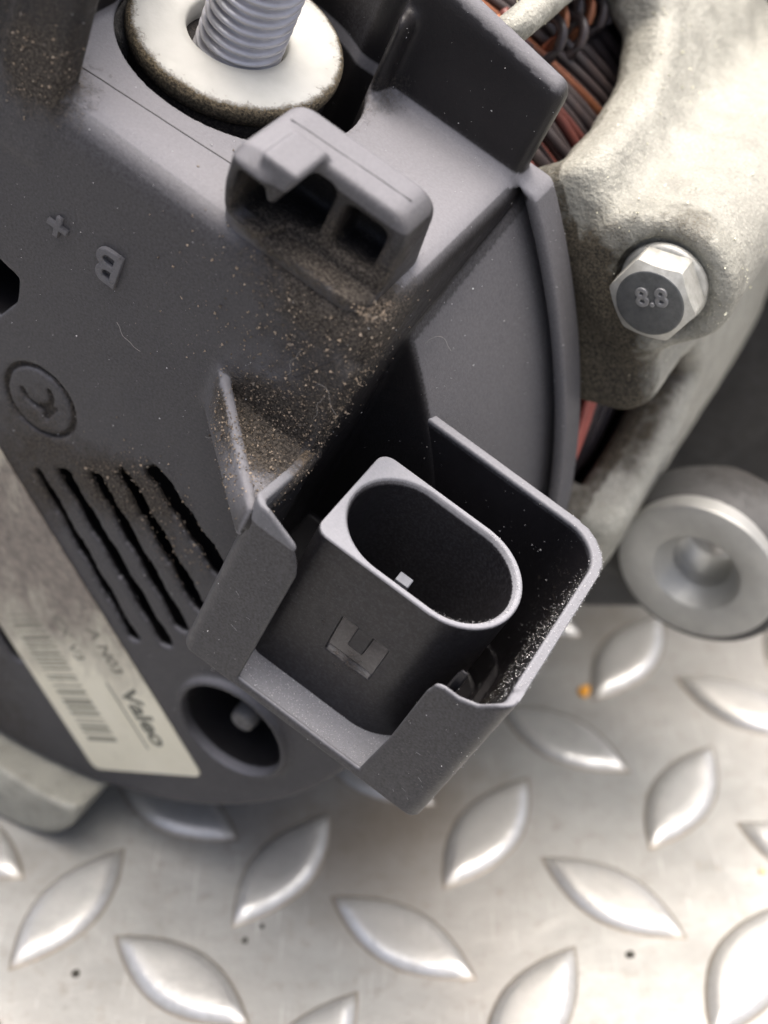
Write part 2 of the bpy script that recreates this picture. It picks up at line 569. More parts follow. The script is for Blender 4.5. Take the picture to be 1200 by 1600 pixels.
# ---- rear cover
def f_cover(w, y, a):
    r = np.sqrt((w - CW) ** 2 + (a - CA) ** 2)
    # round rear face, cut off where the connector pocket and the plateau are
    d_disc = smax(r - 56.0, -y, 1.2)
    d_disc = smax(d_disc, y - 28.0, 1.0)
    d_disc = smax(d_disc, a - 36.5, 4.2)
    pocket = np.maximum(29.6 - w, -4.0 - a)
    d_disc = smax(d_disc, -pocket, 0.6)
    # flank: draughted cone behind the pocket
    r2 = np.sqrt((w + 41.1) ** 2 + (a + 33.1) ** 2)
    cone = (r2 - (92.9 + 0.245 * (y - 13.3))) * 0.97
    top = a - 36.5
    flank = smax(smax(cone, 13.3 - y, 0.6), y - 35.0, 0.5)
    flank = smax(smax(flank, top, 3.0), -12 - a, 0.5)
    flank = smax(flank, 20 - w, 0.5)
    body = smax(smax(w - 29.5, top, 3.4), smax(-y, y - 35.0, 0.5), 4.2)
    body = smax(body, -36 - w, 0.5)
    body = smax(body, r - 62.0, 1.0)
    body = np.maximum(body, 22 - a)
    d = np.minimum(np.minimum(d_disc, flank), body)
    # rear flange with its proud lip
    rf = smax(r2 - 100.3, r - 66.0, 1.0)
    rf = np.where(a < -14, r - 60.0, rf)
    fl = smax(rf, slab(y, 34.4, 36.2), 0.5)
    fl = smax(fl, a - 36.6, 0.6)
    lip = smax(np.abs(rf + 0.75) - 0.75, slab(y, 31.2, 36.2), 0.6)
    lip = smax(smax(lip, a - 36.6, 0.6), 5 - w, 0.5)
    d = np.minimum(d, np.minimum(fl, lip))
    # wall behind the plateau
    wall = box((w, y, a), (7.0, 31.2, 25), (28.6, 34.6, 48.2), 1.2)
    tilt = (a - 48.0) - (28.6 - w) * 0.16
    wall = smax(box((w, y, a), (7.0, 31.2, 25), (28.6, 34.6, 56), 1.3), tilt, 2.2)
    low = box((w, y, a), (-20.0, 33.2, 20), (9.0, 36.0, 45.5), 1.0)
    wall = np.minimum(wall, low)
    knob = smax(np.sqrt((w - 8.6) ** 2 + (y - 30.4) ** 2) - 3.6, slab(a, 22, 46.0), 1.6)
    wall = smin(wall, knob, 1.0)
    d = smin(d, wall, 1.6)
    # fin at the upper left
    fin = box((w, y, a), (-13.0, 0.0, 28), (-6.2, 3.4, 62), 1.0)
    fin2 = box((w, y, a), (-60, 0.5, 20), (-11.8, 24, 62), 0.8)
    d = smin(d, smin(fin, fin2, 0.8), 0.8)
    # gusset: triangular web between the rear face and the connector shroud
    tri = poly2(w, y, [(16.6, 1.5), (30.2, 1.5), (30.2, -10.9), (28.6, -10.9)])
    web = smax(tri, slab(a, 16.6, 18.7), 0.5)
    rise = 21.2 - np.clip(w - 17.4, 0, 12) * 0.13
    edge = smax(seg2(w, y, (17.3, 0.6), (28.9, -10.2), 0.62), np.maximum(a - rise, 15.2 - a), 0.6)
    d = smin(d, smin(web, edge, 0.3), 0.5)
    # B+ stud well
    well = np.sqrt((w + 0.3) ** 2 + (y - 22.3) ** 2) - 13.1
    rec = rect2(w, y, (-9.0, 24.0), (10.6, 33.0), 1.5) + 0.35 * np.sin(w * 1.7) * np.cos(y * 1.3)
    well2 = np.minimum(well, rec)
    d = smax(d, -np.maximum(well2, 20.0 - a), 0.5)
    # cooling slots
    slots = [((2.4, -11.4), (20.5, -26.7), 0.50), ((5.5, -8.7), (24.1, -23.2), 0.85), ((9.2, -5.6), (25.2, -18.6), 0.75),
             ((12.1, -2.2), (26.0, -13.2), 0.85), ((15.5, 1.2), (27.0, -5.6), 1.15)]
    sl = None
    for p, q, r_ in slots:
        rr = r_ + 0.24 + 0.15 * np.sin(w * 3.1 + a * 2.2) + 0.09 * np.sin(w * 7.3 - a * 5.1)
        s_ = seg2(w, a, p, q, 0.0) - rr
        sl = s_ if sl is None else np.minimum(sl, s_)
    d = smax(d, -np.maximum(sl, y - 7.0), 0.35)
    hollow = poly2(w, a, [(0, -14), (20, -30.5), (27.5, -26), (28.4, -3), (15, 4.5), (3, -6)])
    d = np.maximum(d, -np.maximum(hollow, slab(y, 0.9, 16)))
    # two openings at the left
    op = np.minimum(poly2(w, a, [(-12, 12.0), (-9.2, 14.2), (-6.2, 13.6), (-5.9, 10.6), (-7.4, 7.4), (-12, 6.0)]) - 0.3,
                    seg2(w, a, (-1.0, -41.0), (6.8, -47.2), 1.4))
    d = smax(d, -np.maximum(op, y - 8.0), 0.5)
    # round contact well at the bottom
    rw = np.sqrt((w - 36.7) ** 2 + (a + 29.0) ** 2)
    d = smin(d, smax(rw - 7.95, slab(y, -1.1, 6), 0.8), 0.6)
    d = smax(d, -np.maximum(rw - 7.05, y - 13.0), 0.5)
    # sunken maker's mark: ring with an open inner ring and an arrow wedge
    rm = np.sqrt(w ** 2 + (a + 0.3) ** 2)
    ring = np.abs(rm - 4.55) - 0.32
    ri = np.sqrt((w + 0.7) ** 2 + (a - 0.6) ** 2)
    inner = np.maximum(np.abs(ri - 2.0) - 0.34, -(w * 0.6 - (a - 0.5) * 0.8 + 0.2) - 0.9)
    wedge = poly2(w, a, [(0.2, -0.6), (2.3, 0.4), (1.3, -2.6)]) - 0.1
    mk = np.minimum(np.minimum(ring, inner), wedge)
    d = smax(d, -np.maximum(mk, y - 0.55), 0.15)
    return d


P, F = surface(f_cover, (-36, -12.5, -72), (63, 37.5, 57), 0.36)
cover_dirt = [
    (24.0, -1, 19, 4.6, 0.95), (21, -1, 20, 3.4, 0.6), (27.5, -3, 19, 4.2, 0.6), (25, 0, 30, 7, 0.18), (28.5, 0, 25, 4.0, 0.5),
    (16, 0, 30, 8, 0.15), (22, 0, 33.0, 4.0, 0.3), (16, 3, 36.5, 3, 0.8), (20, 3, 36.5, 3, 0.8), (24, 3, 36.5, 4, 0.8),
    (28, 3, 36.5, 5.5, 0.6), (-9, 0, 38.5, 3.6, 0.9), (-8, 0, 46, 7, 0.42), (9.5, 0, -6, 4.5, 0.6), (13, 0, -3.5, 5, 0.65),
    (22, 0, -10, 5.5, 0.4), (17, 0, -2, 5, 0.5), (2, 0, -6, 5, 0.4), (-5, 0, -12, 10, 0.5), (4, 0, -14, 5, 0.5), (-9, 2, 36.5, 5, 0.55), (8, 20, 34, 7, 0.5),
    (12, 30, 36.5, 3.5, 0.5), (29.6, 6, 31, 6, 0.5), (0, 0, 0, 5.5, 0.28), (-2, 0, -55, 12, 0.5), (10, 0, -66, 10, 0.4),
]
dirt = blobs(P, cover_dirt)
up = P[:, 2] > 36.0
dust = np.where(up & (P[:, 1] > 0.5) & (P[:, 2] < 37.5), 0.6, 0.0)  # plateau film: dust plus painted sky reflection
r_ = np.hypot(P[:, 0] - CW, P[:, 2] - CA)
dust = np.maximum(dust, np.where((P[:, 0] > 30.5) & (P[:, 1] > 13.8), 0.30, 0))
dust = np.maximum(dust, np.where((np.abs(P[:, 1]) < 1.5) & (P[:, 2] < 36), 0.15, 0))
dust = np.maximum(dust, blobs(P, [(24, -2, 20, 8, 0.45), (27, -7, 20.5, 4, 0.5)]))
q_ = np.clip((P[:, 0] - 17.3) / 11.6, 0, 1)
on_edge = (np.hypot(P[:, 0] - 17.3 - 11.6 * q_, P[:, 1] - 0.6 + 10.8 * q_) < 0.75) & (P[:, 1] < -0.4) & (P[:, 2] > 15)
mark = (np.hypot(P[:, 0], P[:, 2] + 0.3) < 5.3) & (P[:, 1] > 0.14) & (P[:, 1] < 0.6)
dirt = np.where(mark, 0.62, dirt)
dirt = np.where(on_edge, 0.12, dirt)
dust = np.where(on_edge, 0.5, dust)
inner = (P[:, 0] > 29.2) & (P[:, 1] < 13.2) & (P[:, 2] > -4.2)
inner |= (P[:, 1] > 0.35) & (P[:, 2] < 15) & (r_ < 54.5) & (P[:, 0] < 45) & ((P[:, 0] < 29) | (P[:, 2] < -18))
inner |= (np.hypot(P[:, 0] + 0.3, P[:, 1] - 22.3) < 14) & (P[:, 2] < 35.8) & (P[:, 2] > 19)
inner |= (P[:, 0] > 5) & (P[:, 2] > 38) & (P[:, 1] < 31.5)
dust = np.where(inner, 0.0, dust)  # film left off the recesses: their shade is put into the colour
cover = part("rear_cover", P, F, PLASTIC, alt, True, {"dirt": np.clip(dirt, 0, 1.2), "dust": np.clip(dust, 0, 1)}, 0.62, np.where(inner, 0.0, 1.0))
COVER_PTS = P


# ---- connector shroud
def f_shroud(w, y, a):
    outer2 = rect2(w, y, (28.7, -11.0), (59.3, 14.7), 1.6)
    cr = rect2(w, y, (20.0, -30.0), (59.3, 14.7), 5.2)
    outer2 = smax(outer2, cr, 0.3)
    inner2 = np.maximum(rect2(w, y, (29.75, -10.4), (58.25, 13.5), 0.8), rect2(w, y, (10.0, -30.0), (58.1, 13.5), 4.2))
    side = np.maximum(outer2, slab(a, -4.9, 19.0))
    # front flaps rise a little above the rim at their outer ends
    flapL = np.maximum(outer2, np.maximum(slab(a, -4.9, 21.6), np.maximum(y + 4.0, w - 40)))
    d = np.minimum(side, flapL)
    top_l = (a - 21.0) + np.clip(w - 30.6, 0, 9) * 0.50 + np.clip(y + 10.0, 0, 9) * 0.30
    d = np.where((y < -2.5) & (w < 41), smax(d, top_l, 0.15), d)
    # the left wall falls back to the gusset
    d = smax(d, -np.maximum(inner2, -3.8 - a), 0.15)
    well = np.maximum(np.maximum(outer2, w - 58.0), np.maximum(slab(a, -10.5, -4.4), -2.6 - y))  # added sunken floor, so the pocket's back corner goes dark
    d = np.minimum(d, well)
    d = np.maximum(d, -np.maximum(np.maximum(inner2 + 0.3, w - 57.2), np.maximum(-1.5 - y, np.maximum(a, -9.6 - a))))
    void = poly2(w, a, [(35.9, -3.4), (35.9, 15.6), (35.4, 17.0), (34.6, 18.4), (34.2, 30), (53.6, 30), (53.0, 16.4), (52.1, 15.2), (51.8, 13.5), (51.8, 4), (51.3, -3.4)])
    d = smax(d, -(np.maximum(void, y + 8.0) - 0.0), 0.6)
    scoop = poly2(w, a, [(52.5, 15.8), (54.6, 15.8), (56.4, 16.6), (57.6, 18.2), (58.6, 18.9), (58.6, 30), (52.0, 30)])
    d = smax(d, -np.maximum(scoop, y + 8.9), 0.6)
    # nothing left of w = 30 behind the rear face, and no back wall where the flank stands
    d = np.maximum(d, -np.maximum(w - 30.9, 2.0 - y))
    r = np.sqrt((w - CW) ** 2 + (a - CA) ** 2)
    # small gusset inside the right corner
    gs = poly2(y, a, [(-9.8, 2), (-9.8, 18.4), (-7.6, 12.5), (-7.6, 2)])
    d = np.minimum(d, smax(gs, slab(w, 53.2, 54.2), 0.2))
    return d


P, F = surface(f_shroud, (27.8, -12, -11.4), (60.5, 15.8, 22.5), 0.2)
r2 = (P[:, 0] > 30) & (P[:, 0] < 58.2) & (P[:, 1] > -9.8) & (P[:, 1] < 13.6)
inn = (r2 | (P[:, 2] < -5)) & (P[:, 2] < 18.3)
dust = np.where((P[:, 2] < -3.2) & (P[:, 2] > -4.5) & r2 & (P[:, 1] < -4.5) & (P[:, 0] < 53), 0.55, np.where(inn, 0.0, 0.10))
dust = np.maximum(dust, np.where(P[:, 2] > 18.6, 0.35, 0))  # rim paled: sky reflection painted in with the dust
dirt = blobs(P, [(57, -4, 4, 7, 0.45), (55, 2, 0, 6, 0.4), (29.5, 0, 18.5, 4.5, 0.9), (56.5, 9, 12, 6, 0.3)])
shroud = part("connector_shroud", P, F, PLASTIC_FINE, alt, True, {"dirt": np.clip(dirt, 0, 1), "dust": dust}, 0.6, np.where(inn, 0.0, 1.0))
SHROUD_PTS = P


# ---- plug socket inside the shroud
def f_socket(w, y, a):
    c = 0.15
    right = np.sqrt(np.maximum(w - 47.55, 0) ** 2 + (y - c) ** 2) - 6.85
    left = rect2(w, y, (34.4, c - 6.85), (60, c + 6.85), 1.5)
    o2 = np.maximum(left, np.where(w > 47.55, right, -10))
    d = smax(o2, a - 18.0, 0.25)
    ww = np.maximum(np.maximum(41.25 - w, 0), np.maximum(w - 47.55, 0))
    i2 = np.sqrt(ww ** 2 + (y - c) ** 2) - 5.85
    i2b = i2 - np.clip((a - 17.4) * 0.7, 0, 0.35)
    d = smax(d, -np.maximum(i2b, 3.0 - a), 0.2)
    # latch window in the front
    win = poly2(w, a, [(41.5, 4.1), (46.6, 4.1), (46.6, 9.6), (41.3, 9.6)]) - 0.15
    tab = rect2(w, a, (43.0, 6.2), (44.9, 10.5), 0.2)
    d = smax(d, -np.maximum(win, y + 4.4), 0.2)
    d = np.minimum(d, smax(tab, slab(y, -6.5, -4.2), 0.1))
    d = np.maximum(d, -5.0 - a)
    return d


P, F = surface(f_socket, (33.6, -7.8, -4.6), (55.4, 7.8, 18.8), 0.16)
dust = np.where(P[:, 2] > 17.75, 0.45, 0.04)  # socket rim film includes painted sky reflection
dust = np.maximum(dust, np.where((P[:, 1] > -6.4) & (P[:, 1] < -5.0) & (P[:, 2] < 4.6) & (P[:, 2] > 3.6) & (P[:, 0] > 41) & (P[:, 0] < 47.2), 0.12, 0))
dirt = blobs(P, [(44, -6, 4.4, 2.5, 0.35), (38, -6.8, 9, 5, 0.15)])
socket = part("plug_socket", P, F, PLASTIC_FINE, alt, True, {"dirt": dirt, "dust": dust}, 0.8, np.where(P[:, 2] > 17.5, 1.0, 0.0))


def box_part(name, lo, hi, mat, parent, bev=0.15):
    V = [(x, y, z) for x in (lo[0], hi[0]) for y in (lo[1], hi[1]) for z in (lo[2], hi[2])]
    Fc = [(0, 1, 3, 2), (4, 6, 7, 5), (0, 4, 5, 1), (2, 3, 7, 6), (0, 2, 6, 4), (1, 5, 7, 3)]
    o = new_obj(name, make_mesh(name, to_local(V), Fc, False), mat, parent)
    bv = o.modifiers.new("bevel", 'BEVEL')
    bv.width = bev * MM
    bv.segments = 2
    return o


box_part("terminal_pin", (43.0, -0.6, 2.6), (44.6, 0.7, 12.0), PIN, socket, 0.12)


# ---- cable clip block on the plateau
def f_block(w, y, a):
    topL = (y + 1.6)
    full = poly2(y, a, [(2.4, 34.5), (1.4, 36.8), (0.3, 38.6), (-0.7, 41.0), (-1.1, 44.2), (0.0, 45.0), (8.0, 45.0), (9.8, 43.6), (13.0, 35)]) - 0.9
    d = smax(full, slab(w, 11.2, 27.4), 2.8)
    # the front steps back right of a sloping shoulder
    fr = poly2(w, y, [(15.6, -6), (15.9, -0.4), (17.2, 3.2), (40, 3.2), (40, -6)])
    d = smax(d, -np.maximum(fr, 37.2 - a), 0.9)
    c1 = box((w, y, a), (12.7, -6, 38.0), (19.2, 8.0, 43.9), 0.9)
    c1b = box((w, y, a), (16.2, -6, 38.4), (19.9, 8.0, 44.3), 0.9)
    c2 = box((w, y, a), (21.2, -6, 38.6), (25.7, 8.0, 43.6), 0.9)
    d = smax(d, -np.minimum(np.minimum(c1, c1b), c2), 0.7)
    tongue = poly2(w, a, [(14.6, 46), (17.4, 46), (16.2, 42.9)]) - 0.5
    d = smin(d, smax(tongue, slab(y, -1.4, 4.0), 0.6), 0.6)
    return d


P, F = surface(f_block, (10, -4.5, 34.2), (30.2, 14, 47.5), 0.2)
blk_in = (P[:, 2] < 44.2) & (P[:, 1] > 1.6) & (P[:, 1] < 9) & (P[:, 0] > 12.4) & (P[:, 0] < 26.2) & (P[:, 2] > 37.6)
dust = np.where(P[:, 2] > 44.4, 0.30, 0.06)
dust = np.maximum(dust, np.where((P[:, 2] < 37.6) & (P[:, 1] < 4), 0.35, 0))
dirt = blobs(P, [(17, 1.5, 37.5, 2.6, 0.9), (21, 2, 37.5, 2.6, 0.95), (25, 2, 37.5, 2.6, 0.9), (27.5, 2, 38, 2, 0.5), (14, 0, 40, 3.4, 0.55), (17, 3, 41, 4, 0.5), (24, 4, 41, 4, 0.45), (27, 5, 41, 3, 0.3)])
block = part("cable_clip_holder", P, F, PLASTIC, alt, True, {"dirt": np.maximum(dirt, np.where(blk_in, 0.25, 0)), "dust": np.where(blk_in, 0, dust)}, 0.6, np.where(blk_in, 0.0, 1.0))


# ---- lathed pieces
def lathe(profile, axis_o, axis_d, ref=None, n=64, wob=0.0):
    """profile: list of (radius, height along the axis); returns verts and faces in (w,y,a)"""
    o_, d_ = np.array(axis_o, float), np.array(axis_d, float)
    d_ /= np.linalg.norm(d_)
    e1 = np.cross(d_, np.array([0.0, 1.0, 0.3]))
    e1 /= np.linalg.norm(e1)
    e2 = np.cross(d_, e1)
    V, Fc = [], []
    for r, h in profile:
        for i in range(n):
            t = 2 * math.pi * i / n
            rr = r * (1 + wob * math.sin(3 * t + h))
            V.append(o_ + d_ * h + (e1 * math.cos(t) + e2 * math.sin(t)) * rr)
    for k in range(len(profile) - 1):
        for i in range(n):
            j = (i + 1) % n
            Fc.append((k * n + i, k * n + j, (k + 1) * n + j, (k + 1) * n + i))
    if profile[0][0] > 1e-6:
        Fc.append(tuple(reversed(range(n))))
    if profile[-1][0] > 1e-6:
        Fc.append(tuple((len(profile) - 1) * n + i for i in range(n)))
    return np.array(V), Fc


STUD_D = np.array([0.0, -0.10, 1.0])
STUD_D /= np.linalg.norm(STUD_D)
STUD_O = np.array([-1.9, 22.7, 38.0])
# washer with a hole; dirt gathers on its rim
prof = [(5.5, -2.6), (10.2, -2.6), (10.9, -2.2), (11.15, -1.5), (11.15, -0.7), (10.9, -0.25), (10.3, 0.0), (9.0, 0.06), (6.4, 0.06), (5.5, 0.0), (5.2, -0.4), (5.2, -2.6)]
V, Fc = lathe(prof, STUD_O, STUD_D, n=96)
Fc = [f for f in Fc if len(f) == 4]
rr = np.linalg.norm(np.cross(V - STUD_O, STUD_D), axis=1)
hh = (V - STUD_O) @ STUD_D
wd = np.clip((rr - 9.4) / 1.6, 0, 1) * 0.5 + np.where((rr > 10.25) & (hh < -0.1), 0.5, 0.0) + np.where((rr > 10.6) & (hh < -0.6), 0.3, 0)
part("stud_washer", V, Fc, ZINC, alt, True, {"dirt": wd, "dust": np.zeros(len(V))})
# collar under the washer and the insulator it sits in
V, Fc = lathe([(9.4, -18), (9.6, -9), (10.4, -8.4), (10.6, -3.2), (10.2, -2.7), (5, -2.7)], STUD_O, STUD_D, n=72)
part("stud_insulator", V, Fc, PLASTIC, alt, True, {"dirt": np.full(len(V), 0.5), "dust": np.zeros(len(V))})


def f_term(w, y, a):
    return box((w, y, a), (-12.5, 13.0, 24.0), (-5, 17.5, 34.2), 1.5)


# terminal lug edge showing in the well beside the washer
V, Fc = lathe([(3.6, -9), (4.0, -6.5), (4.0, -3.4), (3.4, -2.9), (0.5, -2.8)], STUD_O + np.array([-8.6, -4.2, 0.2]), STUD_D, n=40)
part("terminal_tab", V, Fc, DARK_METAL, alt, True, {"dirt": np.full(len(V), 0.5), "dust": np.zeros(len(V))})


def thread(origin, direction, r_out, r_in, pitch, length, n=56, sub=10):
    d_ = direction / np.linalg.norm(direction)
    e1 = np.cross(d_, [0.0, 1.0, 0.3])
    e1 /= np.linalg.norm(e1)
    e2 = np.cross(d_, e1)
    rows = int(length / pitch * sub)
    V = np.zeros((rows, n, 3))
    for k in range(rows):
        for i in range(n):
            t = 2 * math.pi * i / n
            h = k * pitch / sub
            ph = (h / pitch - i / n) % 1.0
            tri = abs(ph - 0.5) * 2
            s_ = min(1.0, max(0.0, (tri - 0.10) / 0.74))
            s_ = s_ * s_ * (3 - 2 * s_) * 0.55 + s_ * 0.45
            r = r_in + (r_out - r_in) * s_
            V[k, i] = origin + d_ * h + (e1 * math.cos(t) + e2 * math.sin(t)) * r
    V = V.reshape(-1, 3)
    k, i = np.meshgrid(np.arange(rows - 1), np.arange(n), indexing='ij')
    j = (i + 1) % n
    Fq = np.stack([k * n + i, k * n + j, (k + 1) * n + j, (k + 1) * n + i], -1).reshape(-1, 4)
    return V, Fq


ST_O = STUD_O + np.array([0.15, -0.3, 0.0]) - STUD_D * 9
V, Fq = thread(ST_O, STUD_D + np.array([0.06, 0, 0]), 4.45, 3.80, 1.25, 34)
part("terminal_stud", V, Fq, THREAD, alt, True)

# round contact at the bottom of the cover
V, Fc = lathe([(1.7, 0), (1.7, 8.0), (1.55, 9.0), (1.0, 9.3), (0.35, 8.9)], (36.9, 11.5, -31.0), (0, -1, 0), n=32)
contact_well = part("contact_pin", V, Fc, metal_mat("dull_contact", (0.17, 0.165, 0.16), (0.09, 0.085, 0.08), 0.75, 0.1, 2500), cover, True)

def tube(pts, r, n=8):
    pts = np.array(pts, float)
    T = np.gradient(pts, axis=0)
    T /= np.linalg.norm(T, axis=1)[:, None]
    V = []
    up_ = np.array([0.13, 0.2, 0.97])
    for p, t in zip(pts, T):
        e1 = np.cross(t, up_)
        e1 /= np.linalg.norm(e1)
        e2 = np.cross(t, e1)
        for i in range(n):
            q = 2 * math.pi * i / n
            V.append(p + (e1 * math.cos(q) + e2 * math.sin(q)) * r)
    Fc = []
    for k in range(len(pts) - 1):
        for i in range(n):
            j = (i + 1) % n
            Fc.append((k * n + i, k * n + j, (k + 1) * n + j, (k + 1) * n + i))
    Fc.append(tuple(reversed(range(n))))
    Fc.append(tuple((len(pts) - 1) * n + i for i in range(n)))
    return np.array(V), Fc


# ---- text and print
def text_mesh(body, size, e, f, nrm, origin, extrude, name, mat, parent, bevel=0.0, align='CENTER', bold=0.0, attrs=None):
    """lettering in the part frame: e = reading direction, f = letter up, nrm = out of the surface"""
    cu = D.curves.new(name, 'FONT')
    cu.body = body
    cu.size = size
    cu.extrude = extrude
    cu.offset = bold
    cu.bevel_depth = bevel
    cu.align_x = align
    cu.align_y = 'CENTER'
    cu.resolution_u = 6
    tmp = D.objects.new(name, cu)
    COL.objects.link(tmp)
    dg = bpy.context.evaluated_depsgraph_get()
    me = D.meshes.new_from_object(tmp.evaluated_get(dg))
    D.objects.remove(tmp)
    D.curves.remove(cu)
    n = len(me.vertices)
    co = np.zeros(n * 3)
    me.vertices.foreach_get("co", co)
    co = co.reshape(-1, 3)
    e, f, nrm, origin = map(lambda q: np.array(q, float), (e, f, nrm, origin))
    V = origin + co[:, :1] * e + co[:, 1:2] * f + co[:, 2:3] * nrm
    me.vertices.foreach_set("co", to_local(V).astype(np.float32).ravel())
    me.name = name
    me.materials.clear()
    if attrs:
        for k_, v_ in attrs.items():
            at = me.attributes.new(k_, 'FLOAT', 'POINT')
            at.data.foreach_set("value", np.full(n, v_, np.float32))
    return new_obj(name, me, mat, parent)


def rot2(deg):
    t = math.radians(deg)
    return (math.cos(t), 0, math.sin(t)), (-math.sin(t), 0, math.cos(t))


e, f = rot2(180)
text_mesh("B", 5.6, e, f, (0, -1, 0), (3.3, -0.02, 23.6), 0.32, "moulded_letter", PLASTIC, cover, 0.12, attrs={"dust": 0.35, "dirt": 0.25})
text_mesh("+", 4.6, e, f, (0, -1, 0), (-3.0, -0.02, 23.9), 0.28, "moulded_letter", PLASTIC, cover, 0.12, attrs={"dust": 0.3, "dirt": 0.25})

# ---- parting lines left by the mould
def seam(name, p0, p1, parent, r=0.075):
    p0, p1 = np.array(p0, float), np.array(p1, float)
    pts = [p0 + (p1 - p0) * t + RNG.normal(0, 0.015, 3) for t in np.linspace(0, 1, 14)]
    V_, F_ = tube(pts, r, 6)
    part(name, V_, F_, SEAM, parent)


SEAM = flat_mat("seam_plastic", (0.02, 0.018, 0.02), 0.6)  # darker plastic for the thin mould lines
seam("mould_line", (-10.6, 5.6, 36.5), (9.6, 7.2, 36.5), cover)
seam("mould_line", (12.9, 5.4, 45.9), (25.6, 5.9, 45.9), block, 0.05)
seam("mould_line", (27.2, 0.0, 31.0), (24.6, 0.0, 26.0), cover, 0.06)

SCUFF = flat_mat("scuffed_plastic", (0.16, 0.16, 0.165), 0.6)
rs_ = random.Random(9)
for px_w, px_a in ((56.0, -1.4), (57.0, -2.2), (55.4, -2.6), (57.3, 1.0), (56.6, 1.8), (33.5, 6.0), (32.5, 3.5), (31.4, 8.5), (54.8, 5.0)):
    an = rs_.uniform(-0.3, 0.9)
    ln = rs_.uniform(0.35, 0.9)
    seam("scuff_mark", (px_w, -11.0, px_a), (px_w + ln * math.cos(an), -11.0, px_a - ln * math.sin(an)), shroud, rs_.uniform(0.02, 0.04))
    shroud.children[-1].data.materials.clear()
    shroud.children[-1].data.materials.append(SCUFF)

# ---- label
LA = np.array([23.2, -58.9])
LB = np.array([36.6, -42.9])
ldir = np.array([-39.8, 31.2]) / 50.57            # along its long side, towards the upper left
lper = (LB - LA) / np.linalg.norm(LB - LA)
LW = np.linalg.norm(LB - LA)


def label_pt(s, t):
    """s mm from the lower short edge, t mm from the outer long edge"""
    q = LA + ldir * s + lper * t
    return q[0], q[1]


def rounded_outline(l, w_, r, n=6):
    pts = []
    for cx, cy, a0 in ((l - r, w_ - r, 0), (r, w_ - r, 90), (r, r, 180), (l - r, r, 270)):
        for k in range(n + 1):
            t = math.radians(a0 + 90 * k / n)
            pts.append((cx + r * math.cos(t), cy + r * math.sin(t)))
    return pts


ol = rounded_outline(66.0, LW, 1.2)
# a fine grid inside would do nothing for a flat sheet, but the grime follows the vertices: build strips
S = [0.0, 0.3, 1.2] + list(np.linspace(3, 64.8, 26)) + [65.7, 66.0]
Tn = [0, 0.3, 1.2] + list(np.linspace(3, LW - 3, 6)) + [LW - 1.2, LW - 0.3, LW]
V, A = [], []


def clamp_round(s, t, L_, W_, r=1.2):
    cs, ct = min(max(s, r), L_ - r), min(max(t, r), W_ - r)
    ds, dt = s - cs, t - ct
    if ds and dt:
        m = max(abs(ds), abs(dt)) / math.hypot(ds, dt)
        return cs + ds * m, ct + dt * m
    return s, t


for y_ in (-0.03, -0.25):
    for s in S:
        for t in Tn:
            s2, t2 = clamp_round(s, t, 66.0, LW)
            q = label_pt(s2, t2)
            V.append((q[0], y_, q[1]))
            A.append(np.clip((s - 13 + t * 0.25) / 22, 0, 1) * 1.05 - 0.05 - (0.35 if s > 48 else 0))
nt_, ns_ = len(Tn), len(S)
Fc = []
for i in range(ns_ - 1):
    for j in range(nt_ - 1):
        a0 = i * nt_ + j
        Fc.append((a0, a0 + 1, a0 + nt_ + 1, a0 + nt_))
        b0 = a0 + ns_ * nt_
        Fc.append((b0, b0 + nt_, b0 + nt_ + 1, b0 + 1))
off = ns_ * nt_
for i in range(ns_ - 1):
    for j in (0, nt_ - 1):
        a0 = i * nt_ + j
        Fc.append((a0, a0 + nt_, a0 + nt_ + off, a0 + off))
for j in range(nt_ - 1):
    for i in (0, ns_ - 1):
        a0 = i * nt_ + j
        Fc.append((a0, a0 + 1, a0 + 1 + off, a0 + off))
label = part("rating_label", np.array(V), Fc, LABEL, alt, False, {"dirt": A})
label["label"] = "cream paper label with barcode, its upper end covered in grime"
LE = (-ldir[0], 0, -ldir[1])                      # reading direction: down towards the lower right
LF = (lper[0], 0, lper[1])


def ltext(body, size, s, t, mat, bold=0.0, name="printed_text", align='LEFT'):
    q = label_pt(s, t)
    text_mesh(body, size, LE, LF, (0, -1, 0), (q[0], -0.262, q[1]), 0.006, name, mat, label, 0, align, bold)


ltext("Valeo", 4.2, 14.6, LW - 4.2, INK, 0.15)
ltext("A N03", 2.7, 24.4, LW - 3.6, INK_MID, 0.06)
ltext("V3", 2.5, 22.0, LW - 9.2, INK_MID, 0.04)
ltext("CX", 2.5, 26.6, LW - 8.8, INK_MID, 0.04)


def quad_print(name, s0, s1, t0, t1, mat):
    pts = [label_pt(s0, t0), label_pt(s1, t0), label_pt(s1, t1), label_pt(s0, t1)]
    V = [(p[0], -0.262, p[1]) for p in pts] + [(p[0], -0.268, p[1]) for p in pts]
    Fc = [(4, 5, 6, 7), (0, 1, 5, 4), (1, 2, 6, 5), (2, 3, 7, 6), (3, 0, 4, 7)]
    part(name, np.array(V), Fc, mat, label, False)


quad_print("underline", 4.4, 15.6, LW - 7.2, LW - 6.9, INK)
s = 5.4
rb = random.Random(5)
while s < 27.0:
    wd_ = rb.choice((0.22, 0.3, 0.45, 0.6, 0.8))
    quad_print("barcode_bar", s, s + wd_, 2.8, 8.6, INK_PALE)
    s += wd_ + rb.choice((0.3, 0.4, 0.6, 0.8))

# ---- rear housing (aluminium casting)
BW, BA = 47.1, 33.3                                 # bolt axis in (w, a)


WV = [(RNG.normal(size=3) * k, RNG.uniform(0, 6), 0.075 / (0.6 + k)) for k in (0.35, 0.5, 0.7, 0.9, 1.2, 1.5, 1.9, 2.4) for _ in range(2)]


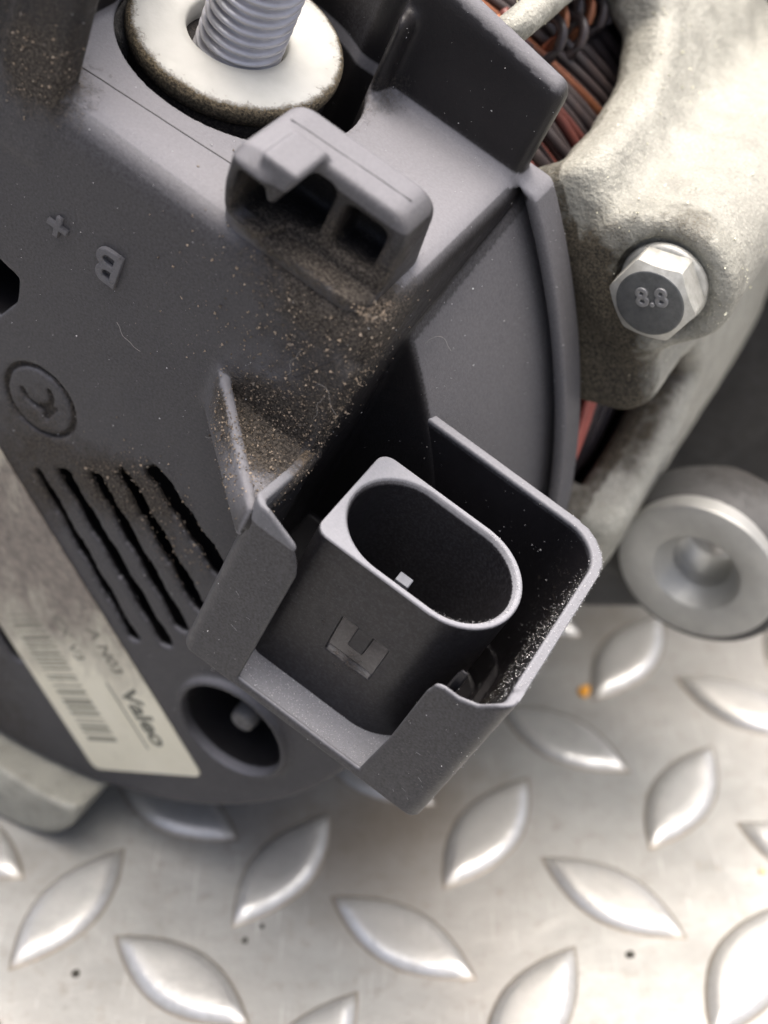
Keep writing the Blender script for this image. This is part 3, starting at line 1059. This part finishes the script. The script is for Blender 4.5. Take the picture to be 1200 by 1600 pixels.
def waves(w, y, a):
    out = 0.0
    for kv, ph, am in WV:
        out = out + am * np.sin(w * kv[0] + y * kv[1] + a * kv[2] + ph)
    return out


def f_housing(w, y, a):
    dw, da = w - CW, a - CA
    r = np.sqrt(dw ** 2 + da ** 2)
    th = np.degrees(np.arctan2(da, dw))
    ro = 67.0
    d = smax(r - ro, 37.0 - y, 4.0)
    d = smax(d, y - 96.0, 2.0)
    d = np.maximum(d, -np.maximum(r - 59.5, 42.5 - y))
    d = np.maximum(d, 50.0 - r)
    boss = smax(np.sqrt((w - BW) ** 2 + (a - BA) ** 2) - 7.6, 36.6 - y, 1.5)
    boss = smax(boss, y - 96.0, 1.0)
    d = smin(d, boss, 6.0)
    # windows: outlines in (arc length, y)
    s_ = th * 1.152
    w1 = poly2(s_, y, [(64.0, 20), (64.4, 38), (64.6, 50), (66.6, 60), (70, 65.5), (74.6, 66), (76.0, 57), (76.0, 20)]) - 1.0
    w1b = poly2(s_, y, [(81.5, 20), (81.5, 62), (100, 62), (100, 20)]) - 1.0
    w2 = poly2(s_, y, [(15.0, 30), (15.2, 40), (18.5, 49), (25.0, 57), (30.2, 54), (31.2, 48), (31.0, 40), (28.5, 34), (27.0, 30)]) - 1.0
    win = np.minimum(np.minimum(w1, w1b), w2)
    win = np.maximum(win, 53.5 - r)
    win = np.maximum(win, r - 80)
    d = smax(d, -win, 2.6)
    # bolt seat
    seat = np.maximum(np.sqrt((w - BW) ** 2 + (a - BA) ** 2) - 5.4, y - 37.2)
    d = smax(d, -seat, 0.5)
    # casting roughness
    d = d + waves(w, y, a) * 0.45
    # keep the visible half
    d = np.maximum(d, -20.0 - w)
    d = np.maximum(d, -50.0 - a)
    return d


P, F = surface(f_housing, (-22, 33, -52), (66, 98, 62), 0.55)
inside = np.hypot(P[:, 0] - CW, P[:, 2] - CA)
face = np.clip((42.0 - P[:, 1]) / 3.0, 0, 1)
th_ = np.degrees(np.arctan2(P[:, 2] - CA, P[:, 0] - CW))
dirt = 0.95 * face * np.clip((68.5 - inside) / 4, 0, 1) * np.clip((50.5 - th_) / 4, 0.15, 1) * np.clip((th_ - 14) / 6, 0.1, 1)
dirt += blobs(P, [(43, 37, 30, 4, 0.6), (50, 38, 27, 5, 0.35), (51, 37, 14, 6, 0.4), (40, 36.5, 36, 4, 0.3), (46, 38, 40, 3.6, 0.6)])
dirt += 0.2 * np.clip((30 - th_) / 10, 0, 1) * (P[:, 1] > 45)
dirt += 0.62 * np.clip((65.9 - inside) / 2.2, 0, 1) * np.clip((27 - th_) / 2, 0, 1) * np.clip((th_ - 12) / 4, 0, 1) * np.clip((P[:, 1] - 37) / 2, 0, 1)
dirt -= blobs(P, [(41.3, 36.5, 31.0, 1.8, 0.8), (40.2, 36.5, 34.5, 1.5, 0.5)])
dirt += np.where(inside < 62, 0.5, 0)
HOUSING_PTS = P
housing = part("rear_housing", P, F, ALU, alt, True, {"dirt": np.clip(dirt, 0, 1.1), "dust": np.where(face > 0.5, 0.0, 0.15)})


# ---- web with the mounting ear, and the darker castings behind
def f_ear(w, y, a):
    ear = smax(np.sqrt((w - 72.9) ** 2 + (a + 6.8) ** 2) - 12.0, slab(y, 47.2, 55.5), 1.6)
    web = poly2(w, a, [(52, -30), (64, -28), (72, -19), (82, -16), (84, -4), (80, 3), (70, 1), (63, -8)]) - 2.0
    web = smax(web, slab(y, 51.5, 58.0), 2.0)
    rib = smax(seg2(w, a, (60, -16), (74, -6), 4.0), slab(y, 50, 58), 1.5)
    d = smin(smin(ear, web, 4.0), rib, 3.0)
    d = np.maximum(d, -(np.sqrt((w - 72.6) ** 2 + (a + 6.4) ** 2) - 8.0))
    r = np.sqrt((w - CW) ** 2 + (a - CA) ** 2)
    d = np.maximum(d, 60.2 - r)
    return d


P, F = surface(f_ear, (48, 45, -38), (92, 73, 44), 0.6)
dirt = 0.3 * np.exp(-((P[:, 1] - 59) / 3.5) ** 2) * np.clip((18 - np.hypot(P[:, 0] - 72.4, P[:, 2] + 5.5)) / -4 + 1, 0, 1)
dirt += blobs(P, [(62, 59, 8, 9, 0.6), (64, 59, -24, 7, 0.3), (60, 60, 20, 12, 0.8), (70, 60, 8, 8, 0.9)])
ear = part("mounting_ear", P, F, DARK_METAL, alt, True, {"dirt": np.clip(dirt, 0, 0.9), "dust": np.zeros(len(P))})
V, Fc = lathe([(9.6, -8), (10.4, -7), (10.7, -0.45), (10.55, -0.15), (10.2, 0.0), (6.1, 0.0), (5.9, -0.1), (4.5, -2.3), (4.1, -2.6), (4.3, -3.4), (4.1, -4.2), (4.3, -5.0), (4.1, -5.8), (4.1, -9)],
              (72.3, 45.6, -5.6), (0, -1, 0), n=80)
Fc = [f_ for f_ in Fc if len(f_) == 4]
bush = part("bushing", V, Fc, MACHINED, ear, True)
bush.data.set_sharp_from_angle(angle=math.radians(28))


# ---- drive end: core and front casting behind the rear housing
V, Fc = lathe([(10, -134), (62, -134), (69, -130), (70, -112), (68.5, -111), (64, -110.5), (64, -96.5), (10, -96.5)], (CW, 0, CA), (0, -1, 0), n=120)
part("stator_core", V, Fc, DARK_STEEL, alt, True)
V, Fc = lathe([(40, -122), (86, -122), (90, -119), (90, -107), (87, -104.5), (80, -104), (78, -101), (70, -101)], (CW, 0, CA), (0, -1, 0), n=140)
part("drive_end_housing", V, Fc, DARK_METAL, alt, True, {"dirt": np.full(len(V), 0.45), "dust": np.zeros(len(V))})


# ---- foot at the lower left: a boss of the casting that rests on the plate
def f_foot(w, y, a):
    x, z = w * cP + a * sP, -w * sP + a * cP
    cx, cz = -15.5, -63.35
    r = np.sqrt((x - cx) ** 2 + (z - cz) ** 2)
    d = smax(r - 13.6, slab(y, -6.0, 40), 1.3)
    dish = np.sqrt((x - cx + 1.0) ** 2 + (z - cz - 5.5) ** 2 + (y + 24.5) ** 2) - 21.0
    d = smax(d, -dish, 1.2)
    rr = np.sqrt((w - CW) ** 2 + (a - CA) ** 2)
    cut = np.maximum(rr - (56.8 + np.clip(y, -8, 0) * 0.35), y - 30.0)
    d = np.maximum(d, -cut)
    arm = poly2(x, z, [(-26, -60), (-4, -66), (2, -50), (-24, -40)]) - 1.0
    arm = smax(arm, slab(y, 30, 42), 1.5)
    return smin(d, arm, 2.0)


_w, _a = local_to_w(-15.5, -64.2)
P, F = surface(f_foot, (_w - 20, -8, _a - 20), (_w + 24, 44, _a + 30), 0.5)
dirt = blobs(P, [(_w + 8, -3, _a + 12, 6, 0.35), (_w + 3, 0, _a + 15, 8, 0.35)])
part("casting_foot", P, F, ALU, alt, True, {"dirt": dirt, "dust": np.zeros(len(P))})

# ---- bolt 8.8
V, Fc = lathe([(5.2, 0.0), (5.35, -0.5), (5.35, -1.0), (5.0, -1.2), (4.2, -1.3)], (BW, 35.8, BA), (0, 1, 0), n=64)
yb = 37.0
V, Fc = lathe([(4.75, 0), (4.85, 0.3), (4.75, 0.8), (4.4, 1.0), (3.4, 1.1)], (BW, yb, BA), (0, -1, 0), n=72)
bolt = part("housing_bolt", V, Fc, BOLT_SIDE, alt, True)


def hex_head(R_af, h, cr, rot, cx, cz, y0):
    """hexagon head with a turned chamfer: R_af across-flats radius, cr = face circle"""
    n = 96
    V, Fc = [], []
    prof_ = [(1.0, 0.0), (1.0, 0.5), (1.0, 0.80), (0.0, 1.0)]
    for k, (mix, t) in enumerate(prof_):
        for i in range(n):
            a_ = 2 * math.pi * i / n
            loc = ((a_ - rot) % (math.pi / 3)) - math.pi / 6
            rh = R_af / math.cos(loc)
            rh = min(rh, R_af * 1.135)
            if k == 3:
                rr_, hh_ = cr, h
            elif k == 2:
                rr_ = rh
                hh_ = h - (rh - cr) * 0.62
            else:
                rr_, hh_ = rh, h * t
            V.append((cx + rr_ * math.cos(a_), y0 - hh_, cz + rr_ * math.sin(a_)))
    for k in range(3):
        for i in range(n):
            j = (i + 1) % n
            Fc.append((k * n + i, k * n + j, (k + 1) * n + j, (k + 1) * n + i))
    return V, Fc, n


V, Fc, n = hex_head(4.2, 3.8, 3.72, math.radians(20), BW, BA, yb - 0.9)
me = make_mesh("hex_head", to_local(V), Fc, True)
o = new_obj("hex_head", me, BOLT_SIDE, bolt)
me.set_sharp_from_angle(angle=math.radians(22))
fy = yb - 0.9 - 3.8
V, Fc = lathe([(3.73, -0.02), (3.69, 0.06), (3.5, 0.10), (0.01, 0.10)], (BW, fy, BA), (0, -1, 0), n=72)
part("head_face", V, Fc, STEEL_FACE, bolt, True)
e, f = rot2(38)
text_mesh("8.8", 2.9, e, f, (0, -1, 0), (BW - 0.15, fy - 0.10, BA + 0.75), 0.16, "strength_mark", metal_mat('raised_mark', (0.30, 0.30, 0.30), (0.22, 0.22, 0.22), 0.4, 0.5), bolt, 0.10)


# ---- windings
def cyl(r, th, y):
    t = math.radians(th)
    return (CW + r * math.cos(t), y, CA + r * math.sin(t))


winding = D.objects.new("stator_winding", None)
V, Fc = lathe([(40, -94), (51, -94), (52.5, -90), (52.5, -46), (50, -43), (40, -43)], (CW, 0, CA), (0, -1, 0), n=96)
winding = part("stator_winding", V, Fc, DARK_STEEL, alt, True)
rw = random.Random(3)
for k in range(34):
    y0 = 43 + k * 0.95 + rw.uniform(-0.4, 0.4)
    r0 = 54.0 + rw.uniform(0, 2.6) + (0.8 if k % 3 == 0 else 0)
    slope = rw.uniform(0.05, 0.22)
    ph = rw.uniform(0, 6)
    pts = [cyl(r0 + 0.5 * math.sin(t / 9 + ph), t, y0 - (t - 55) * (0.30 + slope) + 0.7 * math.sin(t / 7 + ph)) for t in np.linspace(44, 77, 26)]
    V, Fc = tube(pts, rw.uniform(0.55, 0.85))
    m = REDWIRE if rw.random() < 0.16 else (COPPER if rw.random() < 0.06 else ENAMEL)
    part("winding_wire", V, Fc, m, winding, True)
for k in range(12):
    y0 = 40 + k * 1.6 + rw.uniform(-0.4, 0.4)
    r0 = 56.0 + rw.uniform(0, 2.0)
    pts = [cyl(r0, t, y0 + (t - 20) * 0.45 + 0.5 * math.sin(t / 4 + k)) for t in np.linspace(8, 38, 14)]
    V, Fc = tube(pts, rw.uniform(0.55, 0.8))
    part("winding_wire", V, Fc, REDWIRE_BRIGHT if k < 7 else ENAMEL, winding, True)
for k in range(7):       # end loops standing up in the window
    yc = 56 + k * 2.2
    tc_ = 62 + rw.uniform(-2, 4)
    pts = []
    for q in np.linspace(0, math.pi, 12):
        pts.append(cyl(55 + 5.0 * math.sin(q), tc_ + 3.5 * math.cos(q) + q, yc + 1.6 * math.cos(q)))
    V, Fc = tube(pts, 0.62)
    part("winding_loop", V, Fc, COPPER if k in (1, 4) else ENAMEL, winding, True)
for k in range(9):       # copper leads seen past the wall, top edge
    pts = [cyl(58 + 0.4 * math.sin(k), t, 36 + k * 1.9 + (t - 75) * 0.2) for t in np.linspace(60, 70.5, 12)]
    V, Fc = tube(pts, 0.75)
    part("winding_wire", V, Fc, COPPER if k % 2 else REDWIRE, winding, True)

# ------------------------------------------------------------------ dust, grit and lint: loose, uncountable
def shards(points, sizes, flat=0.6):
    """small irregular tetrahedra"""
    base = np.array([(1, 0, -0.4), (-0.5, 0.87, -0.4), (-0.5, -0.87, -0.4), (0, 0, 0.9)])
    n = len(points)
    V = np.zeros((n, 4, 3))
    for i in range(n):
        q = RNG.normal(size=(3, 3))
        u_, _, vt = np.linalg.svd(q)
        m = u_ @ vt
        b = base * RNG.uniform(0.5, 1.3, size=(4, 1))
        V[i] = points[i] + (b @ m.T) * sizes[i]
    V = V.reshape(-1, 3)
    k = np.arange(n)[:, None] * 4
    Ft = np.concatenate([k + np.array([[0, 1, 2]]), k + np.array([[0, 3, 1]]), k + np.array([[1, 3, 2]]), k + np.array([[2, 3, 0]])])
    return V, Ft


def spec_mat(name, c1, c2):
    m, nt, b = mat_new(name)
    g_ = N(nt, "ShaderNodeNewGeometry")
    nt.links.new(mixc(nt, g_.outputs["Random Per Island"], c1, c2), b.inputs["Base Color"])
    b.inputs["Roughness"].default_value = 0.6
    return m


GRIT = spec_mat("brown_grit", (0.045, 0.037, 0.030), (0.30, 0.235, 0.17))
PALE = spec_mat("pale_dust", (0.25, 0.25, 0.25), (0.75, 0.75, 0.75))


def pick(P, wgt, n):
    wgt = np.clip(wgt, 0, None)
    idx = RNG.choice(len(P), size=n, p=wgt / wgt.sum())
    return P[idx] + RNG.uniform(-0.18, 0.18, size=(n, 3))


def loose(name, lab, cat, pts, sizes, mat):
    V, Ft = shards(pts, sizes)
    L = to_local(V)
    c, s = math.cos(-TH), math.sin(-TH)
    Wd = np.stack([L[:, 0] * c - L[:, 1] * s, L[:, 0] * s + L[:, 1] * c, L[:, 2]], -1) + BASE * MM
    o = new_obj(name, make_mesh(name, Wd, Ft, False), mat)
    o["kind"] = "stuff"
    o["label"] = lab
    o["category"] = cat
    return o


vis = (COVER_PTS[:, 2] > 16) | (COVER_PTS[:, 1] < 1.0)
wg = blobs(COVER_PTS, [(24.5, -2, 20, 4.2, 1.6), (27, -5, 20, 3.4, 1.0), (28, 0, 24, 4.5, 0.7), (25, 0, 29, 7, 0.28), (20, 0, 33, 5, 0.25),
                       (16, 0, 28, 8, 0.10), (-9.5, 0, 38.5, 3.5, 0.5), (14, 0, -1, 4, 0.5), (21, 0, -5, 4.5, 0.45), (10, 0, -5, 4, 0.2), (29, 3, 36, 4, 0.4)]) * vis
pts = pick(COVER_PTS, wg, 5200)
pts = np.concatenate([pts, np.stack([RNG.uniform(14, 29, 1500), RNG.uniform(0.8, 4.5, 1500), np.full(1500, 36.5)], -1) + RNG.normal(0, 0.15, (1500, 3))])
loose("grit", "brown grit and fine dirt caught on the rear cover around the gusset and clip block", "grit",
      pts, np.abs(RNG.normal(0.075, 0.06, len(pts))) + 0.03, GRIT)
wg = np.where((COVER_PTS[:, 1] > -0.6) & vis, 1.0, 0.3)
pts1 = pick(COVER_PTS, wg, 5200)
sh = SHROUD_PTS
wg = np.where((sh[:, 0] > 50) & (sh[:, 1] > -9) & (sh[:, 1] < 13.8), 1.0, 0.25) * np.where((sh[:, 0] > 57.6) & (sh[:, 2] > 4), 7.0, 1.0)
wg = wg * np.where(sh[:, 2] > 18.7, 3.0, 1.0)
pts2 = pick(sh, wg, 7000)
pts2 += 0
pts3 = np.stack([RNG.uniform(30.5, 54, 3200), RNG.uniform(-10.3, -5, 3200), np.full(3200, -3.75)], -1) + RNG.normal(0, 0.06, (3200, 3))
q = RNG.uniform(-1.5, 1.5, 420)
pts4 = np.stack([47.5 + 6.3 * np.cos(q), 0.15 + 6.3 * np.sin(q), np.full(420, 18.0)], -1) + RNG.normal(0, 0.14, (420, 3))
pts = np.concatenate([pts1, pts2, pts3, pts4])
loose("dust", "pale dust specks scattered over the black plastic cover and connector", "dust",
      pts, np.abs(RNG.normal(0.022, 0.024, len(pts))) + 0.012, PALE)
big = pick(COVER_PTS, np.where((COVER_PTS[:, 1] > -0.5) & (COVER_PTS[:, 1] < 34) & vis, 1.0, 0.0), 110)
loose("dust", "larger white dust flecks lying on the black rear cover", "dust", big, RNG.uniform(0.07, 0.14, len(big)), PALE)

hp = HOUSING_PTS
sel = hp[(np.hypot(hp[:, 0] - CW, hp[:, 2] - CA) > 64) & (hp[:, 1] < 75) & (hp[:, 2] > 20)]
pf = sel[RNG.choice(len(sel), 420)] + RNG.uniform(-0.2, 0.2, (420, 3))
FLECK = spec_mat("yellowish_fleck", (0.55, 0.52, 0.36), (0.85, 0.83, 0.66))
loose("dust", "pale yellowish flecks on the cast aluminium housing around the bolt", "dust", pf, np.abs(RNG.normal(0.10, 0.07, 420)) + 0.04, FLECK)

LINT = flat_mat('lint', (0.34, 0.32, 0.30), 0.8)
# lint fibres
fib_pts = [((19.0, -0.5, 12.0), 0), ((34.0, 15.0, 27.0), 1), ((6.0, -0.5, 18.0), 2), ((27.0, -1.0, 28.0), 3), ((24.0, -0.8, 26.5), 4), ((28.5, -2, 25.0), 5)]
for (c0, k) in fib_pts:
    rf = random.Random(20 + k)
    p = np.array(c0, float)
    dirv = np.array([rf.uniform(-1, 1), -0.05, rf.uniform(-1, 1)])
    pts = []
    for i in range(16):
        pts.append(p.copy())
        dirv = dirv / np.linalg.norm(dirv)
        p = p + dirv * 0.26
        dirv = dirv + np.array([rf.uniform(-0.5, 0.5), 0, rf.uniform(-0.5, 0.5)])
    V, Fc = tube(pts, 0.013, 5)
    L = to_local(V)
    c, s = math.cos(-TH), math.sin(-TH)
    Wd = np.stack([L[:, 0] * c - L[:, 1] * s, L[:, 0] * s + L[:, 1] * c, L[:, 2]], -1) + BASE * MM
    o = new_obj("lint_fibre", make_mesh("lint_fibre", Wd, Fc), LINT)
    o["category"] = "fibre"
    o["group"] = "lint fibres on the rear cover"
    o["label"] = ["curly pale fibre on the rear face left of the gusset", "straight pale fibre on the smooth flank above the connector",
                  "short curled fibre left of the moulded letter B", "thin fibre in the brown grit above the gusset",
                  "thin fibre lying on the grit left of the pocket edge", "thin fibre at the edge of the dark connector pocket"][k]

# ------------------------------------------------------------------ specks on the plate
def speck(name, x, y, r, h, mat, lab, cat, seed):
    rs = random.Random(seed)
    V, Fc = [], []
    n = 9
    rad = [r * rs.uniform(0.7, 1.25) for _ in range(n)]
    for k, (s, z) in enumerate(((1.0, -0.1), (0.95, 0.5), (0.55, 1.0))):
        for i in range(n):
            t = 2 * math.pi * i / n
            V.append(((x + rad[i] * s * math.cos(t)) * MM, (y + rad[i] * s * math.sin(t)) * MM, z * h * MM))
    for k in range(2):
        for i in range(n):
            j = (i + 1) % n
            Fc.append((k * n + i, k * n + j, (k + 1) * n + j, (k + 1) * n + i))
    Fc.append(tuple(2 * n + i for i in range(n)))
    o = new_obj(name, make_mesh(name, V, Fc), mat)
    o["label"], o["category"] = lab, cat
    return o


ORANGE = flat_mat("orange_paint", (0.75, 0.33, 0.02), 0.5)
TAN = flat_mat("tan_crumb", (0.62, 0.45, 0.25), 0.7)
BLACKG = flat_mat("dark_crumb", (0.03, 0.028, 0.02), 0.8)
x, y = plate_xy(913, 1081)
speck("paint_fleck", x, y, 1.15, 0.7, ORANGE, "orange paint fleck on the plate at the tip of a lug", "fleck", 1)
x, y = plate_xy(1192, 1362)
speck("paint_fleck", x, y, 0.6, 0.4, TAN, "pale orange crumb on the plate at the right edge", "fleck", 2)
for k, (px, py, lab) in enumerate([(985, 1492, "dark crumb on the plate below the lower right lug"),
                                   (118, 1522, "dark crumb on the plate at the lower left, between two lugs"),
                                   (382, 1470, "small dark crumb below the lug under the round contact well"),
                                   (409, 1448, "faint dark crumb beside the tip of a lug, near the middle")]):
    x, y = plate_xy(px, py)
    speck("crumb", x, y, (0.6, 0.6, 0.45, 0.35)[k], 0.4, BLACKG, lab, "crumb", 10 + k)
